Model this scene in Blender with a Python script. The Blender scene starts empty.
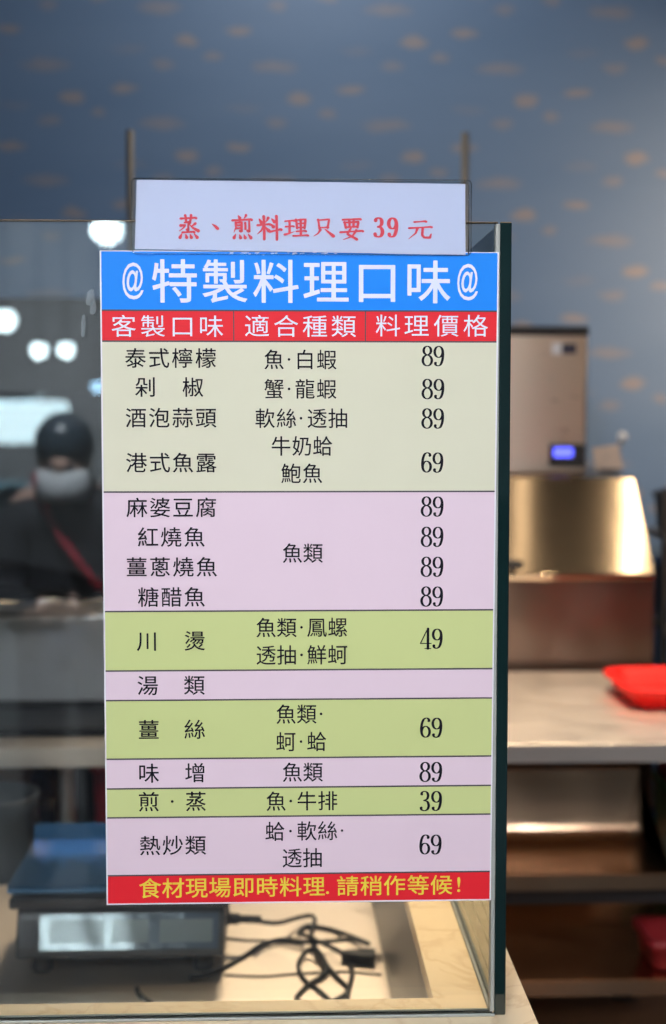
import bpy, bmesh, math, random
from mathutils import Vector, Matrix

# ------------------------------------------------------------------ camera, world, lamps, exposure
scene = bpy.context.scene
COL = scene.collection
R = math.radians
random.seed(7)

cam_data = bpy.data.cameras.new('camera')
cam_data.lens = 50.0
cam_data.sensor_width = 36.0
cam_data.sensor_fit = 'AUTO'
cam_data.clip_start = 0.05
cam_data.dof.use_dof = True
cam_data.dof.focus_distance = 1.30
cam_data.dof.aperture_fstop = 4.0
cam = bpy.data.objects.new('camera', cam_data)
cam.location = (0.0, -1.3, 1.45)
cam.rotation_euler = (R(90 - 3.78), 0, R(-2.1))
COL.objects.link(cam)
scene.camera = cam

scene.view_settings.view_transform = 'Standard'
scene.view_settings.look = 'None'
scene.view_settings.gamma = 1.0
scene.view_settings.use_curve_mapping = False
scene.view_settings.exposure = 0.0

world = bpy.data.worlds.new('world')
scene.world = world
world.use_nodes = True
bg = world.node_tree.nodes['Background']
bg.inputs[0].default_value = (0.62, 0.74, 0.92, 1)
bg.inputs[1].default_value = 0.10


def area(name, loc, target, size, power, color, size_y=None, spread=180):
    d = bpy.data.lights.new(name, 'AREA')
    d.energy = power
    d.color = color
    d.size = size
    d.spread = R(spread)
    if size_y:
        d.shape = 'RECTANGLE'
        d.size_y = size_y
    o = bpy.data.objects.new(name, d)
    o.location = loc
    o.rotation_euler = (Vector(target) - Vector(loc)).to_track_quat('-Z', 'Y').to_euler()
    COL.objects.link(o)
    return o


COOL = (0.92, 0.94, 1.0)
WARM = (1.0, 0.77, 0.52)
# market hall: added lights on board and person, broad fill under its roof
area('added_board_light', (-0.9, -3.3, 3.3), (0.0, 0.0, 1.33), 0.6, 6.5, COOL, None, 46)  # added light, cone kept narrow to brighten the menu board alone
area('added_board_light', (1.1, -3.0, 3.3), (0.05, 0.0, 1.33), 0.5, 3.9, COOL, None, 46)  # second added light for the menu board
area('added_person_light', (-0.7, -1.8, 3.6), (-0.66, -3.2, 1.2), 0.5, 22, COOL, None, 50)  # added to light the person mirrored in the glass
area('market_fill', (0.5, -5.5, 4.6), (0.3, -2.5, 0.8), 2.4, 42, COOL)
area('market_fill', (-3.2, -17.0, 4.9), (-4.0, -24.0, 2.8), 2.0, 700, COOL, None, 120)  # added to brighten the far wall mirrored in the glass
# kitchen: warm strip lamps and downlights under its ceiling
WHITE = (1.0, 0.88, 0.74)
area('kitchen_strip', (1.33, 1.95, 3.0), (1.33, 1.95, 0), 0.05, 1.5, WARM, 1.0, 110)
area('kitchen_strip', (0.90, 1.95, 3.0), (0.90, 1.95, 0), 0.05, 0.16, WARM, 1.0, 110)
area('kitchen_lamp', (0.94, 0.75, 2.6), (0.66, 2.3, 1.3), 0.06, 0.34, WARM, None, 100)
area('kitchen_lamp', (0.12, 1.90, 2.9), (0.06, 0.80, 0.7), 0.25, 2.9, WARM, None, 42)
area('kitchen_lamp', (0.15, 0.75, 2.9), (0.20, 0.25, 0.9), 0.15, 1.7, WARM, None, 34)
area('kitchen_lamp', (1.27, 0.75, 2.6), (0.75, 1.9, 0.8), 0.06, 0.7, WARM, None, 80)
area('kitchen_lamp', (0.52, 1.35, 2.9), (0.60, 1.65, 0.8), 0.15, 9, WARM, None, 50)
area('kitchen_lamp', (2.2, 1.9, 2.3), (1.45, 3.12, 1.75), 0.20, 9, (1.0, 0.66, 0.38), None, 80)
area('added_wall_light', (0.15, 2.3, 3.3), (0.15, 2.6, 0.0), 0.6, 13, WHITE)  # added fill that lifts the back wall, no fixture behind it


# ------------------------------------------------------------------ materials
def new_mat(name):
    m = bpy.data.materials.new(name)
    m.use_nodes = True
    nt = m.node_tree
    return m, nt, nt.nodes['Principled BSDF'], nt.nodes['Material Output']


def pbr(name, col, rough=0.5, metal=0.0, coat=0.0, spec=None, mottle=0.0, mscale=20.0, bump=0.0):
    m, nt, b, out = new_mat(name)
    b.inputs['Base Color'].default_value = (*col, 1)
    b.inputs['Roughness'].default_value = rough
    b.inputs['Metallic'].default_value = metal
    b.inputs['Coat Weight'].default_value = coat
    if spec is not None:
        b.inputs['Specular IOR Level'].default_value = spec
    tc = nt.nodes.new('ShaderNodeTexCoord')
    n = nt.nodes.new('ShaderNodeTexNoise')
    n.inputs['Scale'].default_value = mscale
    n.inputs['Detail'].default_value = 5
    nt.links.new(tc.outputs['Object'], n.inputs['Vector'])
    if mottle:
        mx = nt.nodes.new('ShaderNodeMix')
        mx.data_type = 'RGBA'
        mx.inputs[6].default_value = (*[c * (1 - mottle) for c in col], 1)
        mx.inputs[7].default_value = (*[min(1, c * (1 + mottle)) for c in col], 1)
        nt.links.new(n.outputs['Fac'], mx.inputs[0])
        nt.links.new(mx.outputs[2], b.inputs['Base Color'])
    if bump:
        bp = nt.nodes.new('ShaderNodeBump')
        bp.inputs['Strength'].default_value = bump
        bp.inputs['Distance'].default_value = 0.002
        nt.links.new(n.outputs['Fac'], bp.inputs['Height'])
        nt.links.new(bp.outputs['Normal'], b.inputs['Normal'])
    return m


def steel(name, col=(0.62, 0.60, 0.57), rough=0.28, wave=0.25, brush=(3, 3, 160), aniso=0.0):
    """Brushed sheet steel: fine brush lines plus the slow waves of thin sheet."""
    m, nt, b, out = new_mat(name)
    b.inputs['Base Color'].default_value = (*col, 1)
    b.inputs['Metallic'].default_value = 1.0
    tc = nt.nodes.new('ShaderNodeTexCoord')
    mp = nt.nodes.new('ShaderNodeMapping')
    mp.inputs['Scale'].default_value = brush
    n = nt.nodes.new('ShaderNodeTexNoise')
    n.inputs['Scale'].default_value = 4
    n.inputs['Detail'].default_value = 3
    mr = nt.nodes.new('ShaderNodeMapRange')
    mr.inputs[3].default_value = rough * 0.8
    mr.inputs[4].default_value = rough * 1.25
    nt.links.new(tc.outputs['Object'], mp.inputs['Vector'])
    nt.links.new(mp.outputs[0], n.inputs['Vector'])
    nt.links.new(n.outputs['Fac'], mr.inputs[0])
    nt.links.new(mr.outputs[0], b.inputs['Roughness'])
    if aniso:
        b.inputs['Anisotropic'].default_value = aniso
        tg = nt.nodes.new('ShaderNodeTangent')
        tg.direction_type = 'RADIAL'
        tg.axis = 'Z'
        b.inputs['Anisotropic Rotation'].default_value = 0.25
        nt.links.new(tg.outputs[0], b.inputs['Tangent'])
    n2 = nt.nodes.new('ShaderNodeTexNoise')
    n2.inputs['Scale'].default_value = 4.5
    n2.inputs['Detail'].default_value = 1
    nt.links.new(tc.outputs['Object'], n2.inputs['Vector'])
    b1 = nt.nodes.new('ShaderNodeBump')
    b1.inputs['Strength'].default_value = wave
    b1.inputs['Distance'].default_value = 0.02
    nt.links.new(n2.outputs['Fac'], b1.inputs['Height'])
    nt.links.new(b1.outputs[0], b.inputs['Normal'])
    return m


def emit(name, col, strength):
    m, nt, b, out = new_mat(name)
    b.inputs['Base Color'].default_value = (*col, 1)
    b.inputs['Emission Color'].default_value = (*col, 1)
    b.inputs['Emission Strength'].default_value = strength
    return m


def clear(name, tint, ior, rough=0.0, dust=0.0):
    """Clear sheet: straight-through transmission plus a Fresnel reflection, with a little dust."""
    m, nt, b, out = new_mat(name)
    nt.nodes.remove(b)
    tr = nt.nodes.new('ShaderNodeBsdfTransparent')
    tr.inputs[0].default_value = (*tint, 1)
    gl = nt.nodes.new('ShaderNodeBsdfGlossy')
    gl.inputs['Roughness'].default_value = rough
    gl.inputs['Color'].default_value = (0.94, 1.0, 1.0, 1)
    fr = nt.nodes.new('ShaderNodeFresnel')
    fr.inputs[0].default_value = ior
    mx = nt.nodes.new('ShaderNodeMixShader')
    nt.links.new(fr.outputs[0], mx.inputs[0])
    nt.links.new(tr.outputs[0], mx.inputs[1])
    nt.links.new(gl.outputs[0], mx.inputs[2])
    last = mx
    if dust:
        df = nt.nodes.new('ShaderNodeBsdfDiffuse')
        df.inputs[0].default_value = (0.8, 0.82, 0.85, 1)
        tc = nt.nodes.new('ShaderNodeTexCoord')
        vo = nt.nodes.new('ShaderNodeTexVoronoi')
        vo.inputs['Scale'].default_value = 230
        nt.links.new(tc.outputs['Object'], vo.inputs['Vector'])
        ns = nt.nodes.new('ShaderNodeTexNoise')
        ns.inputs['Scale'].default_value = 9
        nt.links.new(tc.outputs['Object'], ns.inputs['Vector'])
        m1 = nt.nodes.new('ShaderNodeMapRange')
        m1.inputs[1].default_value = 0.16
        m1.inputs[2].default_value = 0.05
        nt.links.new(vo.outputs['Distance'], m1.inputs[0])
        m2 = nt.nodes.new('ShaderNodeMapRange')
        m2.inputs[1].default_value = 0.45
        m2.inputs[2].default_value = 0.75
        m2.inputs[4].default_value = dust
        nt.links.new(ns.outputs['Fac'], m2.inputs[0])
        mu = nt.nodes.new('ShaderNodeMath')
        mu.operation = 'MULTIPLY_ADD'
        mu.inputs[2].default_value = dust * 0.06
        nt.links.new(m1.outputs[0], mu.inputs[0])
        nt.links.new(m2.outputs[0], mu.inputs[1])
        mx2 = nt.nodes.new('ShaderNodeMixShader')
        nt.links.new(mu.outputs[0], mx2.inputs[0])
        nt.links.new(mx.outputs[0], mx2.inputs[1])
        nt.links.new(df.outputs[0], mx2.inputs[2])
        last = mx2
    nt.links.new(last.outputs[0], out.inputs[0])
    return m


def mural_material():
    """Blue wallpaper with a repeating drift of small beige clouds."""
    m, nt, b, out = new_mat('mural_paper')
    N, L = nt.nodes, nt.links

    def math_(op, a, bb=None, c=None):
        n = N.new('ShaderNodeMath')
        n.operation = op
        for i, v in enumerate((a, bb, c)):
            if v is None:
                continue
            if isinstance(v, (int, float)):
                n.inputs[i].default_value = v
            else:
                L.new(v, n.inputs[i])
        return n.outputs[0]
    tc = N.new('ShaderNodeTexCoord')
    ns = N.new('ShaderNodeTexNoise')
    ns.inputs['Scale'].default_value = 16
    ns.inputs['Detail'].default_value = 4
    L.new(tc.outputs['Object'], ns.inputs['Vector'])
    sx = N.new('ShaderNodeSeparateXYZ')
    L.new(tc.outputs['Object'], sx.inputs[0])
    sc = N.new('ShaderNodeSeparateColor')
    L.new(ns.outputs['Color'], sc.inputs[0])
    x = math_('MULTIPLY_ADD', sc.outputs[0], 0.05, sx.outputs[0])
    z = math_('MULTIPLY_ADD', sc.outputs[1], 0.03, sx.outputs[2])
    P = 0.00309
    blobs = [(0, 0, 27, 8, .55), (26, 31, 15, 8, .9), (52, 46, 11, 6, .6), (3, 54, 14, 7, .5), (77, 22, 17, 6, .8), (-30, 40, 20, 6, .2)]
    tot = None
    for (ox, oz) in ((50, 61), (162, 117)):
        for (bx, bz, a, h, w) in blobs:
            px = (ox + bx) * P - 0.86
            pz = 2.71 - (oz + bz) * P
            dx = math_('WRAP', math_('SUBTRACT', x, px + 0.02), 112 * P, -112 * P)
            dz = math_('WRAP', math_('SUBTRACT', z, pz + 0.012), 56 * P, -56 * P)
            d = math_('ADD', math_('POWER', math_('ABSOLUTE', math_('DIVIDE', dx, a * P)), 2), math_('POWER', math_('ABSOLUTE', math_('DIVIDE', dz, h * P)), 2))
            k = math_('MULTIPLY', math_('MAXIMUM', math_('SUBTRACT', 1.0, d), 0.0), w)
            tot = k if tot is None else math_('MAXIMUM', tot, k)
    fac = math_('MINIMUM', math_('MULTIPLY', tot, 1.25), 1.0)
    n2 = N.new('ShaderNodeTexNoise')
    n2.inputs['Scale'].default_value = 1.6
    n2.inputs['Detail'].default_value = 4
    mp = N.new('ShaderNodeMapping')
    mp.inputs['Scale'].default_value = (1, 1, 3.5)
    L.new(tc.outputs['Object'], mp.inputs[0])
    L.new(mp.outputs[0], n2.inputs['Vector'])
    base = N.new('ShaderNodeMix')
    base.data_type = 'RGBA'
    base.inputs[6].default_value = (*MURAL_A, 1)
    base.inputs[7].default_value = (*MURAL_B, 1)
    L.new(n2.outputs['Fac'], base.inputs[0])
    mx = N.new('ShaderNodeMix')
    mx.data_type = 'RGBA'
    mx.inputs[7].default_value = (*MURAL_CLOUD, 1)
    L.new(fac, mx.inputs[0])
    L.new(base.outputs[2], mx.inputs[6])
    L.new(mx.outputs[2], b.inputs['Base Color'])
    b.inputs['Roughness'].default_value = 0.55
    return m


def marble_material():
    m, nt, b, out = new_mat('cream_marble')
    N, L = nt.nodes, nt.links
    tc = N.new('ShaderNodeTexCoord')
    n1 = N.new('ShaderNodeTexNoise')
    n1.inputs['Scale'].default_value = 9
    n1.inputs['Detail'].default_value = 8
    n1.inputs['Distortion'].default_value = 1.6
    L.new(tc.outputs['Object'], n1.inputs['Vector'])
    r = N.new('ShaderNodeValToRGB')
    r.color_ramp.elements[0].position = 0.46
    r.color_ramp.elements[0].color = (0, 0, 0, 1)
    r.color_ramp.elements[1].position = 0.54
    r.color_ramp.elements[1].color = (0, 0, 0, 1)
    e = r.color_ramp.elements.new(0.5)
    e.color = (1, 1, 1, 1)
    L.new(n1.outputs['Fac'], r.inputs[0])
    n2 = N.new('ShaderNodeTexNoise')
    n2.inputs['Scale'].default_value = 14
    n2.inputs['Detail'].default_value = 5
    L.new(tc.outputs['Object'], n2.inputs['Vector'])
    base = N.new('ShaderNodeMix')
    base.data_type = 'RGBA'
    base.inputs[6].default_value = (0.90, 0.70, 0.44, 1)
    base.inputs[7].default_value = (0.96, 0.79, 0.54, 1)
    L.new(n2.outputs['Fac'], base.inputs[0])
    mu = N.new('ShaderNodeMath')
    mu.operation = 'MULTIPLY'
    mu.inputs[1].default_value = 0.26
    L.new(r.outputs[0], mu.inputs[0])
    mx = N.new('ShaderNodeMix')
    mx.data_type = 'RGBA'
    mx.inputs[7].default_value = (0.55, 0.32, 0.15, 1)
    L.new(mu.outputs[0], mx.inputs[0])
    L.new(base.outputs[2], mx.inputs[6])
    L.new(mx.outputs[2], b.inputs['Base Color'])
    b.inputs['Roughness'].default_value = 0.22
    return m


MURAL_A = (0.090, 0.185, 0.37)
MURAL_B = (0.145, 0.25, 0.45)
MURAL_CLOUD = (0.255, 0.265, 0.325)
M = {}
M['mural'] = mural_material()
M['marble'] = marble_material()
M['steel'] = steel('brushed_steel')
M['steel_warm'] = steel('brushed_door_steel', (0.52, 0.43, 0.32), 0.11, 0.03)
M['steel_front'] = steel('brushed_front_steel', (0.15, 0.105, 0.082), 0.30, 0.6, aniso=0.6)  # dark brown base stands in for the dim surroundings it reflects
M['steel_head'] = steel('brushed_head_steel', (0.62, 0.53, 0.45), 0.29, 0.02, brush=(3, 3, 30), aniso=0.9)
M['steel_top'] = steel('worn_table_steel', (0.74, 0.68, 0.62), 0.44, 0.1)
M['steel_shelf'] = steel('shelf_steel', (0.62, 0.41, 0.26), 0.24, 0.5)  # brown base stands in for warm reflections on the steel
M['steel_well'] = steel('tray_steel', (0.79, 0.69, 0.59), 0.52, 0.1)
M['side'] = pbr('grey_side_panel', (0.17, 0.185, 0.21), 0.35, 0.5, mottle=0.1, mscale=4)
M['steel_box'] = steel('grey_box_steel', (0.88, 0.90, 0.92), 0.66, 0.5)
M['dark_steel'] = pbr('dark_steel', (0.03, 0.03, 0.032), 0.5, 0.6, mottle=0.3)
M['black'] = pbr('black_plastic', (0.014, 0.014, 0.016), 0.42, mottle=0.2)
M['charcoal'] = pbr('charcoal_plastic', (0.04, 0.045, 0.05), 0.4, mottle=0.15)
M['rubber'] = pbr('black_rubber', (0.011, 0.011, 0.012), 0.5, mottle=0.2, mscale=60)
M['glass'] = clear('guard_glass', (0.95, 0.975, 0.97), 1.66, 0.0, 0.05)
M['edge'] = pbr('green_glass_edge', (0.004, 0.018, 0.018), 0.08, coat=1.0, mottle=0.5, mscale=12)
M['edge_top'] = pbr('brown_reflect_edge', (0.20, 0.15, 0.10), 0.2, coat=0.5, mottle=0.3)  # brown reflection put into the colour of the top edge
M['seal'] = pbr('grey_silicone', (0.36, 0.37, 0.34), 0.35, mottle=0.15, mscale=40)
M['film'] = clear('laminate_film', (0.985, 0.985, 0.99), 1.25, 0.06)
M['residue'] = clear('tape_residue', (0.62, 0.68, 0.72), 1.9, 0.4, 0.5)
M['film_edge'] = clear('laminate_weld', (0.86, 0.88, 0.89), 1.5, 0.12)
M['paper'] = pbr('white_paper', (0.46, 0.51, 0.66), 0.5, mottle=0.015)
M['board_white'] = pbr('board_white', (0.78, 0.76, 0.80), 0.4, mottle=0.01)
M['blue'] = pbr('board_blue', (0.010, 0.25, 0.88), 0.4, spec=0.2, mottle=0.02)
M['red'] = pbr('board_red', (0.80, 0.024, 0.036), 0.4, spec=0.2, mottle=0.02)
M['cream'] = pbr('board_cream', (0.69, 0.67, 0.51), 0.4, spec=0.2, mottle=0.02)
M['pink'] = pbr('board_pink', (0.76, 0.60, 0.68), 0.4, spec=0.2, mottle=0.02)
M['green'] = pbr('board_green', (0.58, 0.64, 0.275), 0.4, spec=0.2, mottle=0.02)
M['line'] = pbr('rule_ink', (0.06, 0.05, 0.06), 0.5)
M['ink'] = pbr('black_ink', (0.010, 0.009, 0.014), 0.8, spec=0.1)
M['white_ink'] = pbr('pale_ink', (0.74, 0.77, 0.90), 0.45)
M['yellow_ink'] = pbr('yellow_ink', (0.85, 0.66, 0.06), 0.45)
M['red_ink'] = pbr('red_ink', (0.62, 0.025, 0.05), 0.5)
M['red_plastic'] = pbr('red_plastic', (0.56, 0.008, 0.006), 0.5, spec=0.25, mottle=0.05)
M['dark_red'] = pbr('dark_red_plastic', (0.30, 0.015, 0.02), 0.45, mottle=0.1)
M['green_plastic'] = pbr('green_plastic', (0.02, 0.16, 0.05), 0.45, mottle=0.1)
M['blue_plastic'] = pbr('blue_plastic', (0.03, 0.10, 0.30), 0.4, mottle=0.1)
M['brown'] = pbr('brown_board', (0.16, 0.09, 0.05), 0.6, mottle=0.2)
M['display'] = emit('blue_display', (0.10, 0.12, 1.0), 2.2)
M['platter'] = pbr('blue_platter', (0.045, 0.14, 0.29), 0.25, 0.7, mottle=0.15, mscale=14)  # metal with a blue tint
M['panel_light'] = emit('panel_light', (0.80, 0.93, 1.0), 24)
M['lcd'] = pbr('grey_lcd', (0.16, 0.20, 0.21), 0.2, coat=0.5, mottle=0.08)
M['overlay'] = pbr('glossy_overlay', (0.07, 0.10, 0.14), 0.10, coat=1.0, mottle=0.1, bump=0.5, mscale=30)
M['badge'] = pbr('badge_white', (0.75, 0.8, 0.85), 0.3)
M['badge_dark'] = pbr('badge_dark', (0.05, 0.05, 0.08), 0.3)
M['card'] = pbr('beige_card', (0.55, 0.45, 0.38), 0.6, mottle=0.3, mscale=40)
M['pole'] = pbr('grey_pole', (0.11, 0.105, 0.10), 0.45, 0.4, mottle=0.1)
M['lampglow'] = emit('lamp_glow', (0.80, 0.94, 1.0), 26)
M['bluelamp'] = emit('blue_lamp_glow', (0.45, 0.72, 1.0), 14)
M['sign_glow'] = emit('sign_glow', (0.74, 0.92, 1.0), 8.5)
M['hall_wall'] = pbr('hall_wall_paint', (0.40, 0.42, 0.44), 0.8, mottle=0.25, mscale=1.2)
M['concrete'] = pbr('concrete', (0.12, 0.12, 0.13), 0.6, mottle=0.2, mscale=3)
M['tile'] = pbr('kitchen_floor_tile', (0.34, 0.20, 0.12), 0.4, mottle=0.25, mscale=5)
M['ceiling'] = pbr('grey_ceiling', (0.17, 0.165, 0.16), 0.8, mottle=0.1, mscale=3)
M['skin'] = pbr('skin', (0.55, 0.36, 0.29), 0.5, mottle=0.06)
M['hair'] = pbr('dark_hair', (0.04, 0.065, 0.09), 0.3, mottle=0.3, mscale=60, bump=0.6)  # bluish sheen put into the hair colour
M['jacket'] = pbr('black_cloth', (0.02, 0.022, 0.03), 0.8, mottle=0.25, mscale=25)
M['jeans'] = pbr('dark_denim', (0.03, 0.045, 0.08), 0.8, mottle=0.25, mscale=40)
M['mask'] = pbr('white_mask_cloth', (0.8, 0.82, 0.86), 0.7, mottle=0.03)
M['strap'] = pbr('red_strap', (0.55, 0.02, 0.05), 0.6, mottle=0.1)
M['screen'] = pbr('phone_glass', (0.02, 0.03, 0.05), 0.1, coat=1.0)
M['foam'] = pbr('white_foam', (0.75, 0.76, 0.78), 0.7, mottle=0.05)
M['aqua'] = pbr('aqua_plastic', (0.20, 0.34, 0.42), 0.5, mottle=0.1)


# ------------------------------------------------------------------ helpers
def empty(name, loc=(0, 0, 0), rz=0.0):
    o = bpy.data.objects.new(name, None)
    o.location = loc
    o.rotation_euler = (0, 0, rz)
    o.empty_display_size = 0.05
    COL.objects.link(o)
    return o


def tag(o, label, cat, group=None):
    o['label'] = label
    o['category'] = cat
    if group:
        o['group'] = group
    return o


class MB:
    """Collects shapes for ONE mesh object; every shape may carry its own material slot."""

    def __init__(self):
        self.bm = bmesh.new()

    def _mi(self, faces, mi, smooth=False):
        for f in faces:
            f.material_index = mi
            f.smooth = smooth

    def box(self, a, b, bev=0.0, mi=0, seg=2, mat=None):
        x0, y0, z0 = [min(p, q) for p, q in zip(a, b)]
        x1, y1, z1 = [max(p, q) for p, q in zip(a, b)]
        vs = [self.bm.verts.new(v) for v in ((x0, y0, z0), (x1, y0, z0), (x1, y1, z0), (x0, y1, z0), (x0, y0, z1), (x1, y0, z1), (x1, y1, z1), (x0, y1, z1))]
        fs = [self.bm.faces.new([vs[i] for i in q]) for q in ((3, 2, 1, 0), (4, 5, 6, 7), (0, 1, 5, 4), (1, 2, 6, 5), (2, 3, 7, 6), (3, 0, 4, 7))]
        self._mi(fs, mi)
        if bev:
            es = list({e for f in fs for e in f.edges})
            r = bmesh.ops.bevel(self.bm, geom=es, offset=bev, segments=seg, affect='EDGES', profile=0.5)
            self._mi(r['faces'], mi, seg > 1)
            vs = list({v for f in r['faces'] for v in f.verts} | {v for v in vs if v.is_valid})
        if mat:
            bmesh.ops.transform(self.bm, matrix=mat, verts=[v for v in vs if v.is_valid])
        return self

    def prism(self, pts, x0, x1, axis='x', mi=0, bev=0.0):
        """Closed outline extruded along an axis. pts are (y,z) for x, (x,z) for y, (x,y) for z."""
        def mk(p, t):
            return {'x': (t, p[0], p[1]), 'y': (p[0], t, p[1]), 'z': (p[0], p[1], t)}[axis]
        va = [self.bm.verts.new(mk(p, x0)) for p in pts]
        vb = [self.bm.verts.new(mk(p, x1)) for p in pts]
        n = len(pts)
        fs = [self.bm.faces.new(va[::-1]), self.bm.faces.new(vb)]
        for i in range(n):
            fs.append(self.bm.faces.new((va[i], va[(i + 1) % n], vb[(i + 1) % n], vb[i])))
        self._mi(fs, mi)
        bmesh.ops.recalc_face_normals(self.bm, faces=fs)
        if bev:
            es = list({e for f in fs for e in f.edges})
            r = bmesh.ops.bevel(self.bm, geom=es, offset=bev, segments=2, affect='EDGES', profile=0.5)
            self._mi(r['faces'], mi, True)
        return self

    def sheet(self, prof, x0, x1, t=0.0015, mi=0):
        """Folded sheet metal: an open (y,z) profile with a real thickness, extruded along x."""
        n = len(prof)
        off = []
        for i, (y, z) in enumerate(prof):
            a = Vector(prof[max(i - 1, 0)])
            c = Vector(prof[min(i + 1, n - 1)])
            d = (c - a).normalized()
            off.append((y - d.y * -t * -1, z + d.x * t * -1))
        return self.prism(list(prof) + off[::-1], x0, x1, 'x', mi)

    def lathe(self, prof, center=(0, 0, 0), n=32, mi=0, cap=True, mat=None):
        rings = []
        cx, cy, cz = center
        for (r, z) in prof:
            if r < 1e-6:
                rings.append([self.bm.verts.new((cx, cy, cz + z))])
            else:
                rings.append([self.bm.verts.new((cx + r * math.cos(2 * math.pi * k / n), cy + r * math.sin(2 * math.pi * k / n), cz + z)) for k in range(n)])
        fs = []
        for a, b in zip(rings, rings[1:]):
            for k in range(n):
                q = [a[k % len(a)], a[(k + 1) % n % len(a)], b[(k + 1) % n % len(b)], b[k % len(b)]]
                u = []
                for v in q:
                    if v not in u:
                        u.append(v)
                if len(u) > 2:
                    fs.append(self.bm.faces.new(u))
        self._mi(fs, mi, True)
        if cap:
            for rg in (rings[0], rings[-1]):
                if len(rg) > 2:
                    f = self.bm.faces.new(rg)
                    f.material_index = mi
                    fs.append(f)
        bmesh.ops.recalc_face_normals(self.bm, faces=fs)
        if mat:
            bmesh.ops.transform(self.bm, matrix=mat, verts=list({v for r in rings for v in r}))
        return self

    def tube(self, pts, r, n=10, mi=0, smooth_pts=0):
        P = [Vector(p) for p in pts]
        if smooth_pts:
            P = spline(P, smooth_pts)
        rings = []
        nrm = None
        for i, p in enumerate(P):
            d = (P[min(i + 1, len(P) - 1)] - P[max(i - 1, 0)]).normalized()
            if nrm is None:
                nrm = d.orthogonal().normalized()
            nrm = (nrm - d * nrm.dot(d)).normalized()
            bn = d.cross(nrm)
            rr = r[i] if isinstance(r, (list, tuple)) else r
            rings.append([self.bm.verts.new(p + (nrm * math.cos(2 * math.pi * k / n) + bn * math.sin(2 * math.pi * k / n)) * rr) for k in range(n)])
        fs = []
        for a, b in zip(rings, rings[1:]):
            for k in range(n):
                fs.append(self.bm.faces.new((a[k], a[(k + 1) % n], b[(k + 1) % n], b[k])))
        self._mi(fs, mi, True)
        for rg in (rings[0], rings[-1]):
            f = self.bm.faces.new(rg)
            f.material_index = mi
            fs.append(f)
        bmesh.ops.recalc_face_normals(self.bm, faces=fs)
        return self

    def ball(self, c, r, scale=(1, 1, 1), mi=0, u=24, v=14):
        g = bmesh.ops.create_uvsphere(self.bm, u_segments=u, v_segments=v, radius=r)
        bmesh.ops.scale(self.bm, vec=scale, verts=g['verts'])
        bmesh.ops.translate(self.bm, vec=c, verts=g['verts'])
        fs = {f for w in g['verts'] for f in w.link_faces}
        self._mi(fs, mi, True)
        return self

    def poly(self, pts, mi=0):
        f = self.bm.faces.new([self.bm.verts.new(p) for p in pts])
        f.material_index = mi
        return self

    def build(self, name, mats, parent=None, loc=None):
        me = bpy.data.meshes.new(name)
        self.bm.to_mesh(me)
        self.bm.free()
        for m in (mats if isinstance(mats, (list, tuple)) else [mats]):
            me.materials.append(m)
        o = bpy.data.objects.new(name, me)
        COL.objects.link(o)
        if parent:
            o.parent = parent
        if loc:
            o.location = loc
        return o


def spline(P, k):
    out = []
    n = len(P)
    for i in range(n - 1):
        p0, p1, p2, p3 = P[max(i - 1, 0)], P[i], P[i + 1], P[min(i + 2, n - 1)]
        for j in range(k):
            t = j / k
            out.append(0.5 * ((2 * p1) + (p2 - p0) * t + (2 * p0 - 5 * p1 + 4 * p2 - p3) * t * t + (3 * p1 - p0 - 3 * p2 + p3) * t ** 3))
    out.append(P[-1].copy())
    return out


def struct(o):
    o['kind'] = 'structure'
    return o


def copy_tree(o, parent=None):
    c = o.copy()
    COL.objects.link(c)
    if parent:
        c.parent = parent
    for ch in list(o.children):
        copy_tree(ch, c)
    return c


def rrect(x0, z0, x1, z1, r, n=6):
    pts = []
    for cx, cz, a0 in ((x1 - r, z1 - r, 0), (x0 + r, z1 - r, 90), (x0 + r, z0 + r, 180), (x1 - r, z0 + r, 270)):
        for k in range(n + 1):
            a = R(a0 + 90 * k / n)
            pts.append((cx + r * math.cos(a), cz + r * math.sin(a)))
    return pts


# ------------------------------------------------------------------ lettering
_glyphs = {}


def glyph(ch, offset):
    key = (ch, offset)
    if key not in _glyphs:
        c = bpy.data.curves.new('glyph', 'FONT')
        c.body = ch
        c.size = 1
        c.offset = offset
        c.resolution_u = 4
        o = bpy.data.objects.new('glyph', c)
        COL.objects.link(o)
        bpy.context.view_layer.update()
        dg = bpy.context.evaluated_depsgraph_get()
        me = bpy.data.meshes.new_from_object(o.evaluated_get(dg))
        vs = [(v.co.x, v.co.y) for v in me.vertices]
        fs = [list(p.vertices) for p in me.polygons]
        bpy.data.meshes.remove(me)
        bpy.data.objects.remove(o)
        bpy.data.curves.remove(c)
        _glyphs[key] = (vs, fs)
    return _glyphs[key]


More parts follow.
